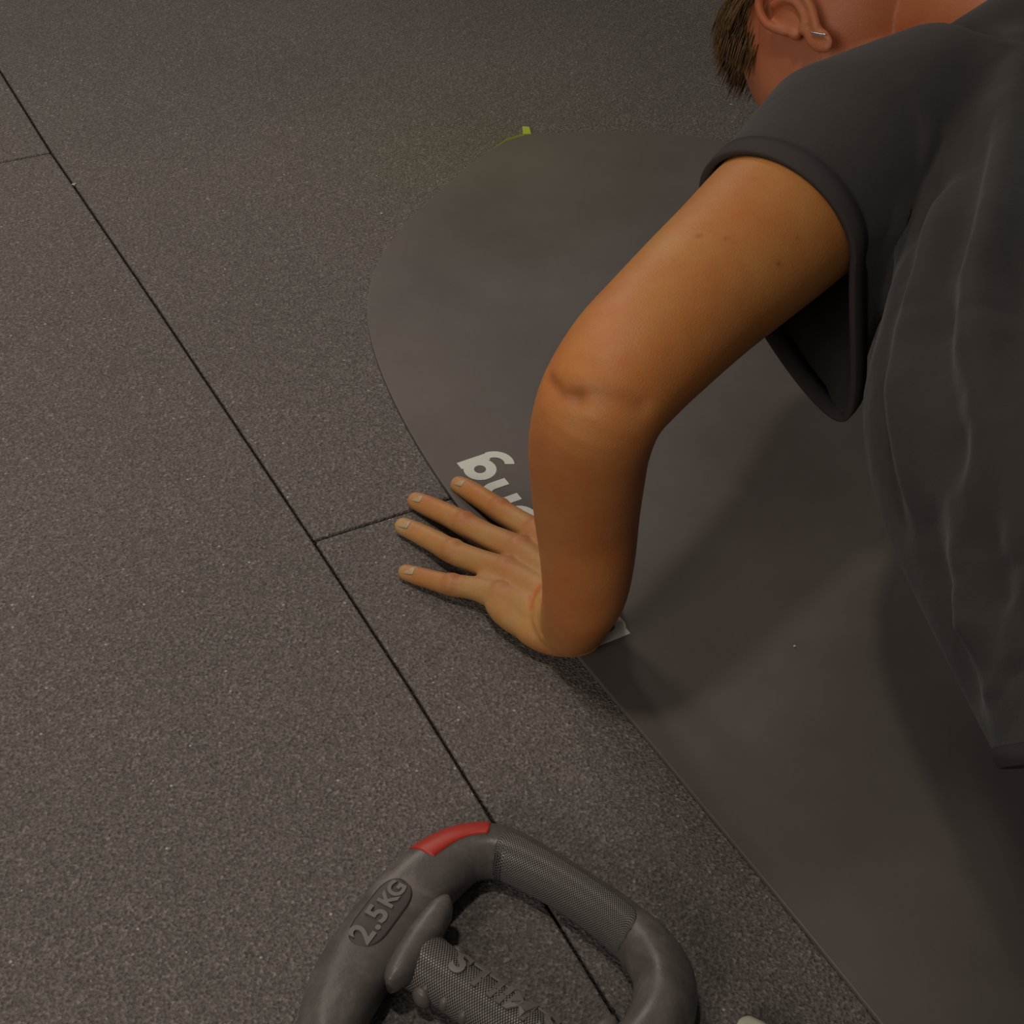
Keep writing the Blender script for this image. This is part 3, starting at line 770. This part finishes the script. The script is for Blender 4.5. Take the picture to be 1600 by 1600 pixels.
slice_off(V((.25, .520, .11)), V((.10, -1, -.75)), lambda p: p.y < .62)
slice_off(V((.38, 1.05, .3)), V((-.3, 1, -.1)), lambda p: p.y > .95)
bm.to_mesh(sh); bm.free()
c_ = co(sh); vn = np.empty(len(c_) * 3); sh.vertices.foreach_get('normal', vn); vn = vn.reshape(-1, 3)
def pl_dist(pts):
    d = np.full(len(c_), 9.0); along = np.zeros(len(c_)); n = len(pts) - 1
    for k, (a, b2) in enumerate(zip(pts[:-1], pts[1:])):
        a = np.array(a); b2 = np.array(b2); ab = b2 - a; t_ = np.clip(((c_ - a) @ ab) / (ab @ ab), 0, 1)
        q = np.linalg.norm(c_ - (a + t_[:, None] * ab), axis=1); m_ = q < d; d = np.where(m_, q, d); along = np.where(m_, (k + t_) / n, along)
    return d, along
bvs = BVHTree.FromPolygons([tuple(x) for x in c_], [tuple(p.vertices) for p in sh.polygons])
def shit(x, y):
    d = (_F * FOC + _R * (x - 800) - _U * (y - 800)).normalized(); r = bvs.ray_cast(V((0, 0, HC)), d); return r[0]
folds = [([(1590, 60), (1579, 137), (1566, 240), (1545, 344), (1524, 430), (1512, 533), (1500, 640)], .0085, .011),
         ([(1500, 170), (1487, 258), (1466, 344), (1450, 400), (1435, 480)], .0080, .010),
         ([(1432, 140), (1449, 206), (1435, 275), (1414, 344), (1400, 420)], .0070, .009),
         ([(1377, 205), (1392, 258), (1400, 320), (1395, 380)], .0050, .008),
         ([(1545, 480), (1541, 556), (1533, 669), (1522, 770), (1530, 860)], .0075, .010),
         ([(1600, 520), (1590, 640), (1575, 760), (1585, 900)], .0060, .012),
         ([(1420, 480), (1410, 600), (1420, 720), (1450, 830)], .0060, .013),
         ([(1462, 560), (1470, 700), (1495, 830), (1520, 960)], .0060, .012),
         ([(1500, 900), (1530, 1000), (1560, 1100)], .0050, .012), ([(1560, 940), (1590, 1050)], .0050, .012)]
dd = np.zeros(len(c_))
for pts, amp, wd in folds:
    hp = [shit(*q) for q in pts]; hp = [h for h in hp if h is not None]
    if len(hp) < 2: continue
    d, al = pl_dist(hp); env = np.sin(np.clip(al, .03, .97) * PI) ** .6
    dd += 1.9 * amp * env * (np.exp(-(d / (1.3 * wd)) ** 2) - .55 * np.exp(-((d - 2.4 * wd) / (1.3 * wd)) ** 2))
da_, _ = pl_dist([P(1213, 352, .27), P(1280, 292, .27), P(1350, 235, .268)])
wn_ = np.clip((da_ - .066) / .045, 0, 1); dd = np.where(dd < 0, dd * wn_, dd * (.4 + .6 * wn_))
low = np.array([noise.noise(V((x * 14, y * 5, z * 12))) for x, y, z in c_]) * .0045
c_ = c_ + vn * (dd + low)[:, None]; c_[:, 2] = np.maximum(c_[:, 2], MT + .002)
setco(sh, c_)
# hem edges before thickening
bm = bmesh.new(); bm.from_mesh(sh)
bd = [e for e in bm.edges if len(e.link_faces) == 1]; loops = []; seen = set()
adj = {}
for e in bd:
    for v in e.verts: adj.setdefault(v.index, []).append(e.other_vert(v).index)
for v0 in adj:
    if v0 in seen: continue
    lp = [v0]; seen.add(v0); cur = v0
    while True:
        nx = [q for q in adj[cur] if q not in seen]
        if not nx: break
        cur = nx[0]; seen.add(cur); lp.append(cur)
    loops.append(lp)
bm.verts.ensure_lookup_table()
lps = [([bm.verts[i].co.copy() for i in lp], [bm.verts[i].normal.copy() for i in lp]) for lp in loops if len(lp) > 40]
bm.free()
shirt = link('t_shirt', sh, M_shirt, pr)
sh.polygons.foreach_set('use_smooth', [True] * len(sh.polygons))
so = shirt.modifiers.new('s', 'SOLIDIFY'); so.thickness = .0016; so.offset = -1
shirt['label'] = 'charcoal black t-shirt'
def hem(P_, N_, inward, wd, name='sleeve_hem'):
    rg = []; inw = inward.normalized()
    for p, q in zip(P_, N_):
        t_ = inw - q * inw.dot(q); t_ = t_.normalized()
        rg.append([p - t_ * .0010 + q * .0006, p + q * .0016, p + t_ * wd * .5 + q * .0020, p + t_ * wd * .95 + q * .0016, p + t_ * wd - q * .0020, p + t_ * wd * .5 - q * .0032, p - t_ * .0004 - q * .0028])
    m = MB(); m.rings(rg, closed=True); return m.build(name, M_hem, shirt)
for ring, ins, nv in (cut1, cut2):
    c0 = sum(ring, V()) / len(ring); n = len(ring)
    Q = []
    for i in range(n):
        tg = (ring[(i + 1) % n] - ring[i - 1]).normalized(); o_ = tg.cross(nv)
        if o_.dot(ring[i] - c0) < 0: o_ = -o_
        Q.append(o_)
    hem([p - q * .0012 for p, q in zip(ring, Q)], Q, -nv, .0135)
for lp in lps:
    c0 = sum(lp[0], V()) / len(lp[0])
    if c0.y < .6:
        pts, nrm_ = lp; n = len(pts); k = max(1, n // 160)
        hem([sum((pts[(i + q) % n] for q in range(-5, 6)), V()) / 11 for i in range(0, n, k)], [sum((nrm_[(i + q) % n] for q in range(-5, 6)), V()).normalized() for i in range(0, n, k)], V((0, 1, 0)), .012, 'bottom_hem')
# ---- legs in stretch trousers, shoes
lg = MB()
lg.tube([(.44, .56, .255, .128, .085), (.455, .47, .25, .140, .095), (.465, .38, .245, .150, .10)], side=UPX, n=32)
for sg in (-1, 1):
    hx = .467 + sg * .075
    lg.tube([(hx, .42, .245, .078, .085), (hx + sg * .01, .28, .225, .078, .080), (hx + sg * .015, .12, .195, .064, .066), (hx + sg * .015, -.02, .165, .054, .056), (hx + sg * .012, -.12, .150, .053, .056), (hx + sg * .01, -.24, .135, .050, .050), (hx + sg * .01, -.38, .115, .036, .038)], side=UPX, n=24)
lgm = lg.voxel(.005, 5); lgo = link('leggings', lgm, M_black, pr); lgo['label'] = 'black leggings'
for sg in (-1, 1):
    hx = .467 + sg * .085
    m = MB(); m.tube([(hx, -.36, .115, .037, .038), (hx, -.41, .10, .036, .040)], side=UPX, n=20)
    m.tube([(hx, -.43, .150, .030, .028), (hx, -.44, .10, .038, .032), (hx, -.43, .055, .042, .028), (hx, -.40, .030, .038, .022)], side=UPX, n=20)
    sme = m.voxel(.004, 4); o = link('trainer', sme, M_shoe, pr)
    m = MB(); m.tube([(hx, -.462, .155, .030, .008), (hx, -.474, .10, .040, .009), (hx, -.464, .05, .044, .010), (hx, -.43, .016, .040, .010), (hx, -.40, .014, .030, .010)], side=UPX, n=16); m.build('sole', M_sole, o)
for o in bpy.data.objects:
    if '_w' in o: del o['_w']
